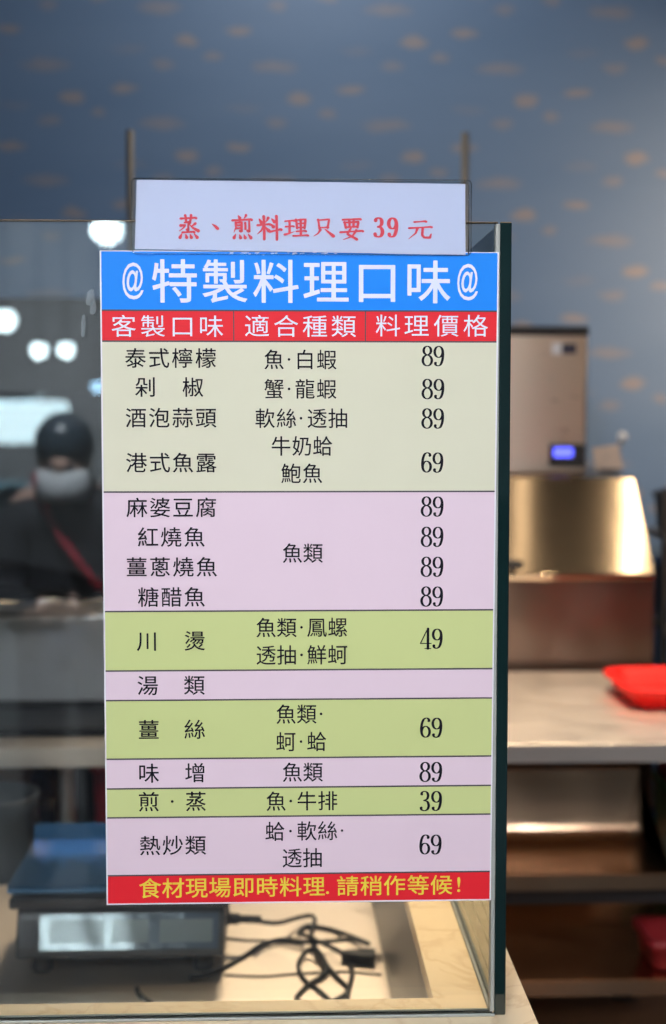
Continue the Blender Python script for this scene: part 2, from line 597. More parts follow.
def put_glyph(mb, ch, x, z, em, y, offset=0.0, sx=1.0, sz=1.0):
    """One character centred on (x, z) in the plane y."""
    vs, fs = glyph(ch, 0.0)
    if ch in '·.!@':
        xs = [v[0] for v in vs]
        cx = (min(xs) + max(xs)) / 2
        cz = 0.38
        if ch == '·':
            cz = 0.345
        if ch == '@':
            cz = 0.26
        if ch == '.':
            cz = 0.36
        if ch == '!':
            cz = 0.34
    else:
        cx, cz = 0.5, 0.38
    w = offset
    shifts = [(0, 0)] if not w else [(w, 0), (-w, 0), (0, w), (0, -w), (w * .7, w * .7), (-w * .7, w * .7), (w * .7, -w * .7), (-w * .7, -w * .7)]
    for k, (ox, oz) in enumerate(shifts):
        yy = y - k * 0.000012
        bv = [mb.bm.verts.new((x + (a - cx + ox) * em * sx, yy, z + (b - cz + oz) * em * sz)) for a, b in vs]
        for f in fs:
            try:
                nf = mb.bm.faces.new([bv[i] for i in f])
                nf.normal_update()
                if nf.normal.y > 0:
                    nf.normal_flip()
            except ValueError:
                pass


def ribbon(mb, pts, y, fx, fz):
    """Brush stroke: pts are (x, y, width) in a glyph box, fx/fz map into metres."""
    P = []
    n = len(pts)
    for i in range(n - 1):
        a, b = pts[i], pts[i + 1]
        for k in range(6):
            t = k / 6
            P.append((a[0] + (b[0] - a[0]) * t, a[1] + (b[1] - a[1]) * t, a[2] + (b[2] - a[2]) * t))
    P.append(pts[-1])
    L, Rr = [], []
    for i, p in enumerate(P):
        a, b = P[max(i - 1, 0)], P[min(i + 1, len(P) - 1)]
        dx, dy = b[0] - a[0], b[1] - a[1]
        l = math.hypot(dx, dy) or 1
        nx, ny = -dy / l, dx / l
        w = p[2] / 2
        L.append((p[0] + nx * w, p[1] + ny * w))
        Rr.append((p[0] - nx * w, p[1] - ny * w))
    vl = [mb.bm.verts.new((fx(p[0]), y, fz(p[1]))) for p in L]
    vr = [mb.bm.verts.new((fx(p[0]), y, fz(p[1]))) for p in Rr]
    for i in range(len(P) - 1):
        f = mb.bm.faces.new((vl[i], vl[i + 1], vr[i + 1], vr[i]))
        f.normal_update()
        if f.normal.y > 0:
            f.normal_flip()
    for e in (P[0], P[-1]):            # rounded ends
        if e[2] > 0.02:
            disc(mb, e[0], e[1], e[2] / 2, y, fx, fz)


def disc(mb, cx, cy, r, y, fx, fz, n=10):
    f = mb.bm.faces.new([mb.bm.verts.new((fx(cx + r * math.cos(2 * math.pi * k / n)), y - 0.00002, fz(cy + r * math.sin(2 * math.pi * k / n)))) for k in range(n)])
    f.normal_update()
    if f.normal.y > 0:
        f.normal_flip()


def ell(cx, cy, rx, ry, a0=0, a1=360, n=28):
    return [(cx + rx * math.cos(R(a0 + (a1 - a0) * i / n)), cy + ry * math.sin(R(a0 + (a1 - a0) * i / n))) for i in range(n + 1)]


def smooth2(pts, k=6):
    return [(v.x, v.y) for v in spline([Vector((p[0], p[1], 0)) for p in pts], k)]


NINE = [ell(.235, .70, .175, .265), smooth2([(.41, .74), (.42, .55), (.395, .30), (.32, .09), (.20, .025), (.11, .075), (.085, .16)])]
SERIF = {
    '8': ([ell(.25, .765, .16, .205), ell(.25, .285, .195, .26)], []),
    '9': (NINE, [(.105, .17, .055)]),
    '6': ([[(.5 - a, 1 - b) for a, b in s] for s in NINE], [(.395, .83, .055)]),
    '3': ([smooth2([(.10, .84), (.13, .93), (.23, .975), (.34, .92), (.385, .77), (.34, .60), (.20, .525)]), smooth2([(.20, .525), (.35, .47), (.415, .28), (.36, .09), (.23, .025), (.11, .07), (.075, .17)])], [(.115, .83, .055), (.09, .18, .055)]),
    '4': ([[(.335, .985), (.025, .27)], [(.02, .265), (.49, .265)], [(.35, .985), (.35, .01)], [(.22, .015), (.47, .015)]], []),
}


def serif_digit(mb, d, x, z, h, y, thick=.115, thin=.045, wide=1.0):
    strokes, balls = SERIF[d]
    fx = lambda a: x + (a - .25) * h * wide
    fz = lambda b: z + (b - .5) * h
    for q, s in enumerate(strokes):
        P = []
        for i, p in enumerate(s):
            a, b = s[max(i - 1, 0)], s[min(i + 1, len(s) - 1)]
            dx, dy = b[0] - a[0], b[1] - a[1]
            l = math.hypot(dx, dy) or 1
            w = thin + (thick - thin) * abs(dy / l) ** 1.6
            if d == '4' and abs(dx) > .2 and abs(dy) > .2:
                w = thin * 1.1
            P.append((p[0], p[1], w))
        ribbon(mb, P, y - q * 0.00004, fx, fz)
    for (a, b, r) in balls:
        disc(mb, a, b, r, y - 0.00016, fx, fz)


def H(x0, y0, x1, y1):
    return [(x0, y0, 7), ((x0 + x1) / 2, (y0 + y1) / 2, 5.5), (x1 - 4, y1, 7), (x1, y1 + 2, 8)]


def V(x0, y0, x1, y1):
    return [(x0 - 1, y0, 9), (x0 * .8 + x1 * .2, y0 * .8 + y1 * .2, 7.5), (x1, y1, 8)]


def PIE(*p):
    n = len(p)
    return [(a, b, 9 - 7 * i / (n - 1)) for i, (a, b) in enumerate(p)]


def NA(*p):
    n = len(p)
    return [(a, b, 3 + 8 * i / (n - 1)) for i, (a, b) in enumerate(p)]


def DOT(x0, y0, x1, y1):
    return [(x0, y0, 4), (x1, y1, 11)]


def FOLD(*p):
    return [(a, b, 6 if i == 0 else 8) for i, (a, b) in enumerate(p)]


FIRE = [DOT(21, 82, 14, 96), DOT(39, 84, 43, 96), DOT(59, 84, 64, 96), DOT(78, 82, 90, 96)]
BRUSH = {
    '蒸': [H(16, 16, 86, 12), V(38, 3, 41, 25), V(64, 2, 60, 24), FOLD((34, 33), (62, 30), (52, 40)), FOLD((50, 40), (51, 66), (44, 63)), PIE((16, 46), (38, 44), (28, 57), (10, 69)), PIE((82, 37), (72, 44), (62, 49)), NA((56, 42), (72, 56), (95, 68)), H(24, 75, 78, 72)] + FIRE,
    '、': [[(5, 8, 8), (45, 38, 34), (82, 78, 44)]],
    '煎': [DOT(33, 3, 40, 13), PIE((68, 1), (64, 8), (58, 15)), H(6, 23, 94, 18), PIE((22, 33), (22, 54), (13, 73)), FOLD((22, 33), (48, 30), (48, 70), (41, 67)), H(24, 44, 47, 43), H(24, 56, 47, 55), V(65, 34, 65, 58), FOLD((82, 26), (83, 71), (74, 66))] + FIRE,
    '料': [DOT(10, 14, 18, 28), PIE((46, 9), (42, 18), (35, 27)), H(3, 40, 54, 35), V(29, 3, 30, 98), PIE((29, 42), (18, 62), (3, 76)), NA((32, 44), (40, 54), (48, 62)), DOT(60, 13, 71, 25), DOT(55, 34, 67, 46), H(52, 67, 99, 56), V(80, 2, 81, 99)],
    '理': [H(4, 18, 42, 14), H(6, 46, 40, 43), V(22, 17, 22, 78), PIE((2, 86), (22, 80), (43, 71)), V(50, 10, 54, 54), FOLD((50, 12), (90, 8), (86, 54)), H(54, 31, 87, 28), H(54, 51, 86, 49), V(70, 10, 70, 90), H(52, 70, 92, 67), H(38, 93, 101, 89)],
    '只': [V(25, 8, 31, 58), FOLD((26, 11), (77, 6), (70, 52)), H(31, 51, 73, 48), PIE((36, 62), (24, 82), (3, 97)), [(58, 60, 4), (78, 78, 9), (97, 96, 13)]],
    '要': [H(11, 10, 89, 6), V(20, 22, 25, 46), FOLD((20, 23), (80, 19), (75, 44)), V(40, 10, 41, 42), V(59, 9, 58, 42), H(24, 44, 76, 41), [(46, 50, 7), (31, 75, 7), (52, 86, 8), (73, 99, 9)], PIE((70, 58), (54, 84), (13, 101)), H(1, 67, 99, 60)],
    '元': [H(25, 14, 74, 10), H(3, 45, 97, 38), PIE((38, 45), (31, 70), (2, 98)), [(60, 42, 8), (58, 80, 8), (67, 92, 8), (90, 92, 9), (95, 74, 4)]],
}

# ------------------------------------------------------------------ text layout, metres on the board
TITLE = [
    ('特製料理口味', [-0.0953, -0.05, -0.004, 0.0412, 0.0874, 0.1338], 1.5732, 0.04446),
]
AT = [
    ('@@', [-0.1326, 0.1698], 1.5731, 0.02689),
]
HEAD = [
    ('客製口味', [-0.1413, -0.115, -0.0885, -0.0626], 1.5328, 0.02334),
    ('適合種類', [-0.0213, 0.005, 0.0312, 0.0572], 1.5331, 0.02350),
    ('料理價格', [0.0975, 0.1235, 0.1507, 0.1774], 1.5338, 0.02366),
]
DISH = [
    ('泰式檸檬', [-0.131, -0.1099, -0.0888, -0.0676], 1.5041, 0.02033),
    ('剁椒', [-0.1222, -0.0794], 1.4780, 0.02037),
    ('酒泡蒜頭', [-0.131, -0.11, -0.0889, -0.0678], 1.4503, 0.02039),
    ('港式魚露', [-0.131, -0.1099, -0.0889, -0.0678], 1.4096, 0.02043),
    ('麻婆豆腐', [-0.1309, -0.1099, -0.0891, -0.0681], 1.3688, 0.02047),
    ('紅燒魚', [-0.1211, -0.1001, -0.0789], 1.3418, 0.02051),
    ('薑蔥燒魚', [-0.1316, -0.1104, -0.0892, -0.0679], 1.3144, 0.02053),
    ('糖醋魚', [-0.1212, -0.1001, -0.0791], 1.2868, 0.02057),
    ('川燙', [-0.1226, -0.0792], 1.2463, 0.02061),
    ('湯類', [-0.1225, -0.0799], 1.2053, 0.02065),
    ('薑絲', [-0.1219, -0.0798], 1.1642, 0.02070),
    ('味增', [-0.1223, -0.0795], 1.1237, 0.02074),
    ('煎·蒸', [-0.1225, -0.1009, -0.0791], 1.0970, 0.02076),
    ('熱炒類', [-0.1217, -0.1006, -0.0797], 1.0558, 0.02081),
]
SEA = [
    ('魚·白蝦', [-0.006, 0.0076, 0.0221, 0.0417], 1.5030, 0.01930),
    ('蟹·龍蝦', [-0.006, 0.0076, 0.0221, 0.0416], 1.4764, 0.01932),
    ('軟絲·透抽', [-0.0143, 0.0052, 0.0184, 0.033, 0.0521], 1.4498, 0.01934),
    ('牛奶蛤', [0.0002, 0.0193, 0.0382], 1.4246, 0.01938),
    ('鮑魚', [0.0092, 0.0288], 1.3997, 0.01942),
    ('魚類', [0.0103, 0.0292], 1.3267, 0.01949),
    ('魚類·鳳螺', [-0.014, 0.005, 0.0186, 0.0327, 0.0519], 1.2582, 0.01953),
    ('透抽·鮮蚵', [-0.0141, 0.005, 0.0186, 0.0326, 0.0519], 1.2327, 0.01956),
    ('魚類·', [0.0042, 0.0232, 0.0365], 1.1777, 0.01963),
    ('蚵·蛤', [0.0041, 0.018, 0.0326], 1.1520, 0.01966),
    ('魚類', [0.0099, 0.029], 1.1234, 0.01969),
    ('魚·牛排', [-0.0052, 0.0084, 0.0233, 0.0426], 1.0963, 0.01970),
    ('蛤·軟絲·', [-0.0062, 0.0081, 0.0232, 0.0425, 0.0559], 1.0680, 0.01973),
    ('透抽', [0.0095, 0.0286], 1.0427, 0.01977),
]
PRICE = [
    ('89', [0.1334, 0.1441], 1.5063, 0.01872),
    ('89', [0.1335, 0.1443], 1.4764, 0.01875),
    ('89', [0.1334, 0.1442], 1.4496, 0.01877),
    ('69', [0.1329, 0.1437], 1.4094, 0.01881),
    ('89', [0.1332, 0.1441], 1.3691, 0.01885),
    ('89', [0.1333, 0.1441], 1.3413, 0.01887),
    ('89', [0.1333, 0.1442], 1.3137, 0.01890),
    ('89', [0.1332, 0.1441], 1.2862, 0.01893),
    ('49', [0.133, 0.1439], 1.2471, 0.01896),
    ('69', [0.133, 0.144], 1.1640, 0.01904),
    ('89', [0.133, 0.144], 1.1225, 0.01908),
    ('39', [0.133, 0.144], 1.0951, 0.01911),
    ('69', [0.1328, 0.1438], 1.0539, 0.01915),
]
FOOT = [
    ('食材現場即時料理.請稍作等候!', [-0.1221, -0.1006, -0.079, -0.0574, -0.0355, -0.0138, 0.0081, 0.0299, 0.0424, 0.0613, 0.0833, 0.1049, 0.1269, 0.1487, 0.165], 1.0156, 0.02177),
]
BANDS=[
    ('blue', 1.5990, 1.5469),
    ('red', 1.5469, 1.5192),
    ('cream', 1.5192, 1.3829),
    ('pink', 1.3829, 1.2736),
    ('green', 1.2736, 1.2188),
    ('pink', 1.2188, 1.1914),
    ('green', 1.1914, 1.1369),
    ('pink', 1.1369, 1.1092),
    ('green', 1.1092, 1.0821),
    ('pink', 1.0821, 1.0277),
    ('red', 1.0277, 1.0015),
]
KAI=[
    ('蒸', -0.0927, -0.0726, 1.6320, 1.6111),
    ('、', -0.0618, -0.0551, 1.6246, 1.6186),
    ('煎', -0.0443, -0.0244, 1.6320, 1.6110),
    ('料', -0.0211, 0.0012, 1.6315, 1.6102),
    ('理', 0.0037, 0.0248, 1.6299, 1.6125),
    ('只', 0.0295, 0.0483, 1.6296, 1.6130),
    ('要', 0.0539, 0.0747, 1.6303, 1.6106),
    ('3', 0.0843, 0.0936, 1.6305, 1.6128),
    ('9', 0.0966, 0.1064, 1.6305, 1.6129),
    ('元', 0.1156, 0.1373, 1.6291, 1.6113),
]

# ------------------------------------------------------------------ the setting
WALL_Y = 3.12
o = MB().box((-3.2, WALL_Y, 0), (3.4, WALL_Y + 0.12, 3.5)).build('wall_back', M['mural']); struct(o)
o = MB().box((-3.2, 0.0, -0.1), (3.4, WALL_Y, 0)).build('floor', M['tile']); struct(o)
o = MB().box((-3.2, 0.9, 3.5), (3.4, WALL_Y + 0.12, 3.6)).build('ceiling', M['ceiling']); struct(o)
o = MB().box((-9, -24, -0.1), (7, 0.0, 0)).build('floor_market', M['concrete']); struct(o)
o = MB().box((-9, -24, 5.2), (7, 0.9, 5.3)).build('ceiling_market', M['ceiling']); struct(o)
o = MB().box((-9, -24.2, 0), (7, -24, 5.2)).build('wall_market', M['hall_wall']); struct(o)

# ------------------------------------------------------------------ service counter with its glass guard
ZC = 0.888
ctr = tag(empty('service_counter', (0, 0.5, 0)), 'cream marble service counter with a sunken steel shelf behind the glass guard', 'counter')


def cparts():
    def P(v):
        return (v[0], v[1] - 0.5, v[2])
    mb = MB()
    mb.prism([(-1.3, -0.55), (0.2385, -0.55), (0.2385, 0.62), (0.1465, 0.62), (0.1465, -0.456), (-1.3, -0.456)], ZC - 0.02, ZC, 'z', bev=0.0012)
    mb.build('marble_top', M['marble'], ctr)
    MB().box(P((-1.3, -0.03, 0.02)), P((0.225, 0.03, ZC - 0.02))).build('front_panel', M['marble'], ctr)
    mb = MB()
    mb.box(P((0.1475, 0.03, 0.1)), P((0.152, 1.12, ZC - 0.02)))
    mb.box(P((0.228, 0.03, 0.02)), P((0.234, 1.12, ZC - 0.02)))
    mb.build('side_panel', M['side'], ctr)
    mb = MB()
    mb.prism([(1.0735 - .5, 0.663), (1.0735 - .5, 0.630), (1.0715 - .5, 0.630), (1.0715 - .5, 0.661), (0.03 - .5, 0.661), (0.03 - .5, 0.663)], -1.3, 0.1475, 'x')
    mb.build('steel_shelf', M['steel_well'], ctr)
    for x in (-1.25, -0.6, 0.11):
        MB().box(P((x, 1.02, 0.0)), P((x + 0.03, 1.05, 0.66)), 0.003).build('leg', M['steel'], ctr)


cparts()

gl = tag(empty('glass_guard', (0.2, 0.005, ZC)), 'clear glass guard with dark green edges standing on the marble counter', 'glass guard')


def glass_pane(name, a, b, edge_axis):
    """A glass sheet: clear faces, dark green ground edges."""
    mb = MB()
    mb.box(a, b, 0.0009, seg=1)
    mb.bm.normal_update()
    for f in mb.bm.faces:
        n = f.normal
        big = abs(n[edge_axis]) > 0.9
        f.material_index = 0 if big else (2 if n.z > 0.4 else 1)
    return mb.build(name, [M['glass'], M['edge'], M['edge_top']], gl)


glass_pane('front_pane', (-1.3, -0.005, 0.0), (-0.0020, 0.005, 0.740), 1)
glass_pane('side_pane', (-0.0004, -0.005, 0.0), (0.0104, 1.02, 0.740), 0)
mb = MB()
mb.box((-1.3, -0.0080, 0.0), (0.0, -0.0051, 0.0030), 0.001)
mb.box((-1.3, 0.0051, 0.0), (-0.001, 0.0075, 0.0025), 0.001)
mb.build('bottom_seal', M['seal'], gl)
MB().box((-0.0045, -0.0062, 0.004), (-0.0003, 0.0052, 0.738), 0.001).build('corner_seal', M['seal'], gl)
MB().box((-0.0045, 0.0055, 0.0), (-0.0006, 1.015, 0.004), 0.001).build('side_seal', M['seal'], gl)

mb = MB()
for (x, z, w, hh) in ((-0.3715, 0.671, 0.004, 0.007), (-0.3690, 0.662, 0.003, 0.006), (-0.3780, 0.646, 0.002, 0.010)):
    mb.prism([(x - w, z - hh), (x + w * .4, z - hh * 1.1), (x + w, z - hh * .1), (x + w * .7, z + hh), (x - w * .6, z + hh * .7), (x - w * .8, z)], -0.0053, -0.0050, 'y')
mb.build('tape_residue', M['residue'], gl)

# ------------------------------------------------------------------ menu board
XL, XR = -0.1622, 0.1962
brd = tag(empty('menu_board', (0.017, -0.001, 1.0)), 'tall menu board with blue title over coloured price rows, stuck on the glass', 'menu board')
OX, OY, OZ = 0.017, -0.001, 1.0
mb = MB()
zb = 1.0000
mb.prism([(XL - OX, zb - OZ), (0.1953 - OX, zb - OZ), (0.1984 - OX, 1.6001 - OZ), (XL - OX, 1.6003 - OZ)], 0.0, -0.0022, 'y', 0)
cols = {'blue': 1, 'red': 2, 'cream': 3, 'pink': 4, 'green': 5}
yb = -0.0024
bl = XL - OX + 0.0014


def br(z):
    return 0.1939 + (z - 1.0) / 0.6 * 0.0031 - OX


for i, (nm, z1, z0) in enumerate(BANDS):
    if i == 0:
        z1 = 1.5994
    mb.poly([(bl, yb, z1 - OZ), (bl, yb, z0 - OZ), (br(z0), yb, z0 - OZ), (br(z1), yb, z1 - OZ)], cols[nm])
    if i < len(BANDS) - 1:
        w = 0.0007
        mb.poly([(bl, yb - 0.0001, z0 - OZ + w), (bl, yb - 0.0001, z0 - OZ - w), (br(z0), yb - 0.0001, z0 - OZ - w), (br(z0), yb - 0.0001, z0 - OZ + w)], 6)
for xd in (-0.0423, 0.0770):
    w = 0.0005
    mb.poly([(xd - OX - w, yb - 0.0001, 1.5469 - OZ), (xd - OX - w, yb - 0.0001, 1.5192 - OZ), (xd - OX + w, yb - 0.0001, 1.5192 - OZ), (xd - OX + w, yb - 0.0001, 1.5469 - OZ)], 6)
mb.build('panel', [M['board_white'], M['blue'], M['red'], M['cream'], M['pink'], M['green'], M['line']], brd)
YT = yb - 0.0003


def letter_mesh(name, rows, mat, offset=0.0, sx=1.0, sz=1.0):
    mb = MB()
    for (s, xs, z, em) in rows:
        for ch, x in zip(s, xs):
            put_glyph(mb, ch, x - OX, z - OZ, em, YT, offset, sx, sz)
    return mb.build(name, mat, brd)


mb = MB()
for (s, xs, z, em) in TITLE:
    for ch, x in zip(s, xs):
        put_glyph(mb, ch, x - OX, z - OZ, em, YT, 0.009, 0.97, 0.93)
for (s, xs, z, em) in AT:
    for ch, x in zip(s, xs):
        put_glyph(mb, ch, x - OX, z - OZ, em, YT, 0.010, 0.74, 1.28)
mb.build('title_lettering', M['white_ink'], brd)
letter_mesh('heading_lettering', HEAD, M['white_ink'], 0.0, 1.0, 0.90)
letter_mesh('dish_lettering', DISH, M['ink'], 0.005, 0.97, 0.94)
letter_mesh('ingredient_lettering', SEA, M['ink'], 0.004, 0.97, 0.99)
letter_mesh('notice_lettering', FOOT, M['yellow_ink'], 0.009, 0.98, 0.92)
for (s, xs, z, em) in PRICE:
    mb = MB()
    for ch, x in zip(s, xs):
        serif_digit(mb, ch, x - OX, z - OZ, em, YT, wide=1.12)
    mb.build('price_figure', M['ink'], brd)
mb = MB()
rr = random.Random(3)
for k in range(34):                      # torn scraps of white tape along the top edge of the blue band
    x = rr.uniform(-0.05, 0.02) if k < 26 else rr.uniform(0.02, 0.05)
    zz = 1.5992 - abs(rr.gauss(0, 0.0007))
    a, h = rr.uniform(0.0008, 0.004), rr.uniform(0.0003, 0.0009)
    mb.poly([(x - OX, YT, zz - OZ), (x - OX + a * .3, YT, zz - h - OZ), (x - OX + a, YT, zz - h * .6 - OZ), (x - OX + a * .8, YT, zz + h * .4 - OZ)])
mb.build('tape_scraps', M['white_ink'], brd)

# ------------------------------------------------------------------ laminated notice above the board
ntc = tag(empty('price_notice', (0.02, -0.0045, 1.63)), 'white laminated notice with red brush lettering above the menu board', 'notice')
NX, NY, NZ = 0.02, -0.0045, 1.63
Q = [(-0.1306, 1.6014), (0.1676, 1.5973), (0.1670, 1.6608), (-0.1282, 1.6629)]
mb = MB()
mb.prism([(x - NX, z - NZ) for x, z in Q], -0.0001, 0.0003, 'y')
mb.build('paper', M['paper'], ntc)
mb = MB()
for (ch, x0, x1, z1, z0) in KAI:
    if ch in SERIF:
        serif_digit(mb, ch, (x0 + x1) / 2 - NX, (z0 + z1) / 2 - NZ, z1 - z0, -0.0004, thick=.17, thin=.08, wide=1.12)
        continue
    fx = lambda a: x0 + (x1 - x0) * a / 100 - NX
    fz = lambda b: z1 - (z1 - z0) * b / 100 - NZ
    for q, s in enumerate(BRUSH[ch]):
        ribbon(mb, [(p[0], p[1], p[2] * (1.4 if ch != '、' else 1.0)) for p in s], -0.0004 - q * 0.00003, fx, fz)
mb.build('brush_lettering', M['red_ink'], ntc)
slv = MB()
outer = rrect(-0.1328 - NX, 1.5972 - NZ, 0.1726 - NX, 1.6641 - NZ, 0.004)
slv.prism(outer, -0.0016, -0.0013, 'y')
slv.build('front_film', M['film'], ntc)
weld = MB()                                # sealed rim of the pouch
inner = [(-0.1288 - NX, 1.5985 - NZ), (0.1680 - NX, 1.5976 - NZ), (0.1675 - NX, 1.6612 - NZ), (-0.1284 - NX, 1.6631 - NZ)]
rim = outer[7:] + outer[:7]
cpts = [Vector((p[0], -0.0005, p[1])) for p in outer]
weld.tube(cpts + [cpts[0]], 0.0005, 6)
weld.tube([Vector((0.1702 - NX, -0.0005, 1.598 - NZ)), Vector((0.1702 - NX, -0.0005, 1.660 - NZ)), Vector((0.168 - NX, -0.0005, 1.6622 - NZ)), Vector((-0.131 - NX, -0.0005, 1.6636 - NZ))], 0.0004, 6)
weld.build('sealed_rim', M['film_edge'], ntc)

# ------------------------------------------------------------------ weighing scale on the steel shelf
SX, SY, SZ = -0.2275, 0.80, 0.663
scl = tag(empty('weighing_scale', (SX, SY, SZ)), 'low electronic weighing scale with a flat steel platter on the steel shelf', 'weighing scale')
hw = 0.146
mb = MB()
mb.prism([(-0.142, 0.030), (-0.136, 0.058), (-0.118, 0.096), (0.14, 0.096), (0.15, 0.03)], -hw, hw, 'x', bev=0.005)
mb.build('housing', M['charcoal'], scl)
# front overlay lies on the sloping face
fa, fb = Vector((0, -0.1425, 0.034)), Vector((0, -0.1375, 0.0575))


def on_face(x0, x1, t0, t1, lift, name, mat, parent):
    p0, p1 = Vector((0, -0.1414, 0.0325)), Vector((0, -0.1205, 0.0925))
    d = p1 - p0
    n = Vector((0, -d.z, d.y)).normalized()
    mb = MB()
    vs = []
    for l in (lift - 0.0015, lift):
        for (x, t) in ((x0, t0), (x1, t0), (x1, t1), (x0, t1)):
            q = p0 + d * t + n * l
            vs.append(mb.bm.verts.new((x, q.y, q.z)))
    for q in ((3, 2, 1, 0), (4, 5, 6, 7), (0, 1, 5, 4), (1, 2, 6, 5), (2, 3, 7, 6), (3, 0, 4, 7)):
        mb.bm.faces.new([vs[i] for i in q])
    bmesh.ops.recalc_face_normals(mb.bm, faces=mb.bm.faces[:])
    return mb.build(name, mat, parent)


ov = on_face(-0.112, 0.138, 0.16, 0.93, 0.0062, 'front_overlay', M['overlay'], scl)
for (x0, x1, nm) in ((-0.098, -0.022, 'weight_display'), (-0.012, 0.040, 'unit_price_display'), (0.056, 0.130, 'total_display')):
    on_face(x0, x1, 0.30, 0.80, 0.0072, nm, M['lcd'], ov)
cb = on_face(-0.138, -0.118, 0.2, 0.82, 0.0066, 'level_window', M['black'], scl)
mb = MB()
mb.prism([(-0.148, 0.104), (-0.150, 0.120), (0.085, 0.120), (0.085, 0.104)], -0.152, 0.152, 'x', bev=0.003)
mb.box((-0.09, -0.09, 0.095), (0.09, 0.06, 0.106))
mb.build('platter_support', M['black'], scl)
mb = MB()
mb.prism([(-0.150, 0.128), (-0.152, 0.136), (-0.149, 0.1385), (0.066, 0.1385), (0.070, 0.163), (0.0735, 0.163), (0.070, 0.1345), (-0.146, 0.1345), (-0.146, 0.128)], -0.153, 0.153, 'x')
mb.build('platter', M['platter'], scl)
for sx in (-1, 1):
    for yy in (-0.10, 0.12):
        MB().lathe([(0.014, 0.0), (0.016, 0.004), (0.014, 0.018), (0.009, 0.031)], (sx * 0.115, yy, 0.0), 20).build('foot', M['rubber'], scl)
MB().box((hw - 0.004, -0.06, 0.045), (hw + 0.004, -0.02, 0.075), 0.002).build('power_socket', M['black'], scl)
MB().box((-0.08, -0.10, 0.012), (0.10, 0.10, 0.0301), 0.004).build('battery_cover', M['charcoal'], scl)

# ------------------------------------------------------------------ power cable and its plug
crd = tag(empty('power_cable', (0.02, 0.78, 0.663)), 'tangled black power cable with plug lying beside the scale', 'cable')
cx, cy, cz = 0.02, 0.78, 0.663


def cab(pts, r=0.0034, name='cord'):
    MB().tube([(x - cx, y - cy, z + r - 0.663 + cz - 0.663 * 0 - cz + 0.0) for x, y, z in pts], r, 10, smooth_pts=8).build(name, M['rubber'], crd)


G = 0.663
cab([(-0.055, 0.765, G + 0.045), (-0.035, 0.775, G + 0.036), (-0.006, 0.80, G + 0.024), (0.022, 0.848, G + 0.014), (0.044, 0.878, G + 0.007), (0.051, 0.872, G + 0.003), (0.047, 0.84, G + 0.002), (0.044, 0.80, G + 0.006), (0.050, 0.74, G + 0.008), (0.062, 0.69, G + 0.004), (0.078, 0.645, G), (0.090, 0.60, G), (0.06, 0.56, G), (0.02, 0.57, G), (0.035, 0.62, G), (0.062, 0.66, G + 0.004), (0.054, 0.71, G + 0.011), (0.038, 0.73, G + 0.008), (0.024, 0.70, G), (0.030, 0.645, G), (0.052, 0.60, G), (0.075, 0.54, G)])
cab([(-0.13, 0.655, G), (-0.10, 0.668, G), (-0.062, 0.72, G), (-0.03, 0.775, G), (0.0, 0.785, G + 0.004), (0.028, 0.765, G + 0.008), (0.05, 0.75, G + 0.013), (0.075, 0.755, G + 0.012), (0.105, 0.765, G + 0.010), (0.128, 0.752, G + 0.008), (0.10, 0.80, G + 0.004), (0.07, 0.838, G), (0.04, 0.848, G), (0.026, 0.82, G), (0.034, 0.775, G + 0.014), (0.06, 0.735, G + 0.016), (0.085, 0.715, G + 0.010), (0.097, 0.700, G), (0.099, 0.66, G), (0.092, 0.61, G), (0.085, 0.55, G)])
cab([(-0.20, 0.62, G), (-0.195, 0.60, G), (-0.180, 0.575, G), (-0.16, 0.55, G)])
cab([(-0.085, 0.668, G), (-0.03, 0.66, G), (0.03, 0.668, G), (0.09, 0.672, G), (0.140, 0.66, G)], 0.0017, 'thin_cord')
cab([(-0.10, 0.815, G), (-0.06, 0.80, G), (-0.02, 0.795, G), (0.03, 0.78, G)], 0.0018, 'thin_cord')
mb = MB()
for k in range(6):
    mb.lathe([(0.0055, 0), (0.0062, 0.002), (0.0062, 0.004), (0.005, 0.005)], (0, 0, k * 0.0055), 14, mat=None)
mb.lathe([(0.0075, -0.016), (0.0085, -0.014), (0.0085, -0.002), (0.006, 0.0)], (0, 0, 0), 14)
sr = mb.build('strain_relief', M['rubber'], crd, (-0.0625 - cx, 0.762 - cy, 0.048))
sr.rotation_euler = (0, R(98), R(15))
mb = MB()
mb.prism([(-0.022, -0.006), (0.0, -0.012), (0.024, -0.017), (0.027, -0.014), (0.027, 0.014), (0.024, 0.017), (0.0, 0.012), (-0.022, 0.006)], 0.0, 0.017, 'z', bev=0.003)
pl = mb.build('plug', M['rubber'], crd, (0.108 - cx, 0.708 - cy, 0.0005))
pl.rotation_euler = (0, 0, R(-6))
for s in (-1, 1):
    b = MB().box((0.026, s * 0.0075 - 0.0008, 0.005), (0.044 - 0.0, s * 0.0075 + 0.0008, 0.011), 0.0004, seg=1).build('blade', M['steel'], pl)
    b.scale = (0.62, 1, 1)
    b.location = (0.0098, 0, 0)

# ------------------------------------------------------------------ kitchen work table
TZ = 0.85
tb = tag(empty('work_table', (0, 1.65, 0)), 'long stainless steel work table with sloping shelves under its top', 'table')
mb = MB()
mb.prism([(1.275 - 1.65, TZ - 0.036), (1.2715 - 1.65, TZ - 0.035), (1.2715 - 1.65, TZ - 0.001), (1.2725 - 1.65, TZ), (2.02 - 1.65, TZ), (2.02 - 1.65, TZ - 0.036)], -1.5, 1.6, 'x')
mb.build('table_top', M['steel_top'], tb)


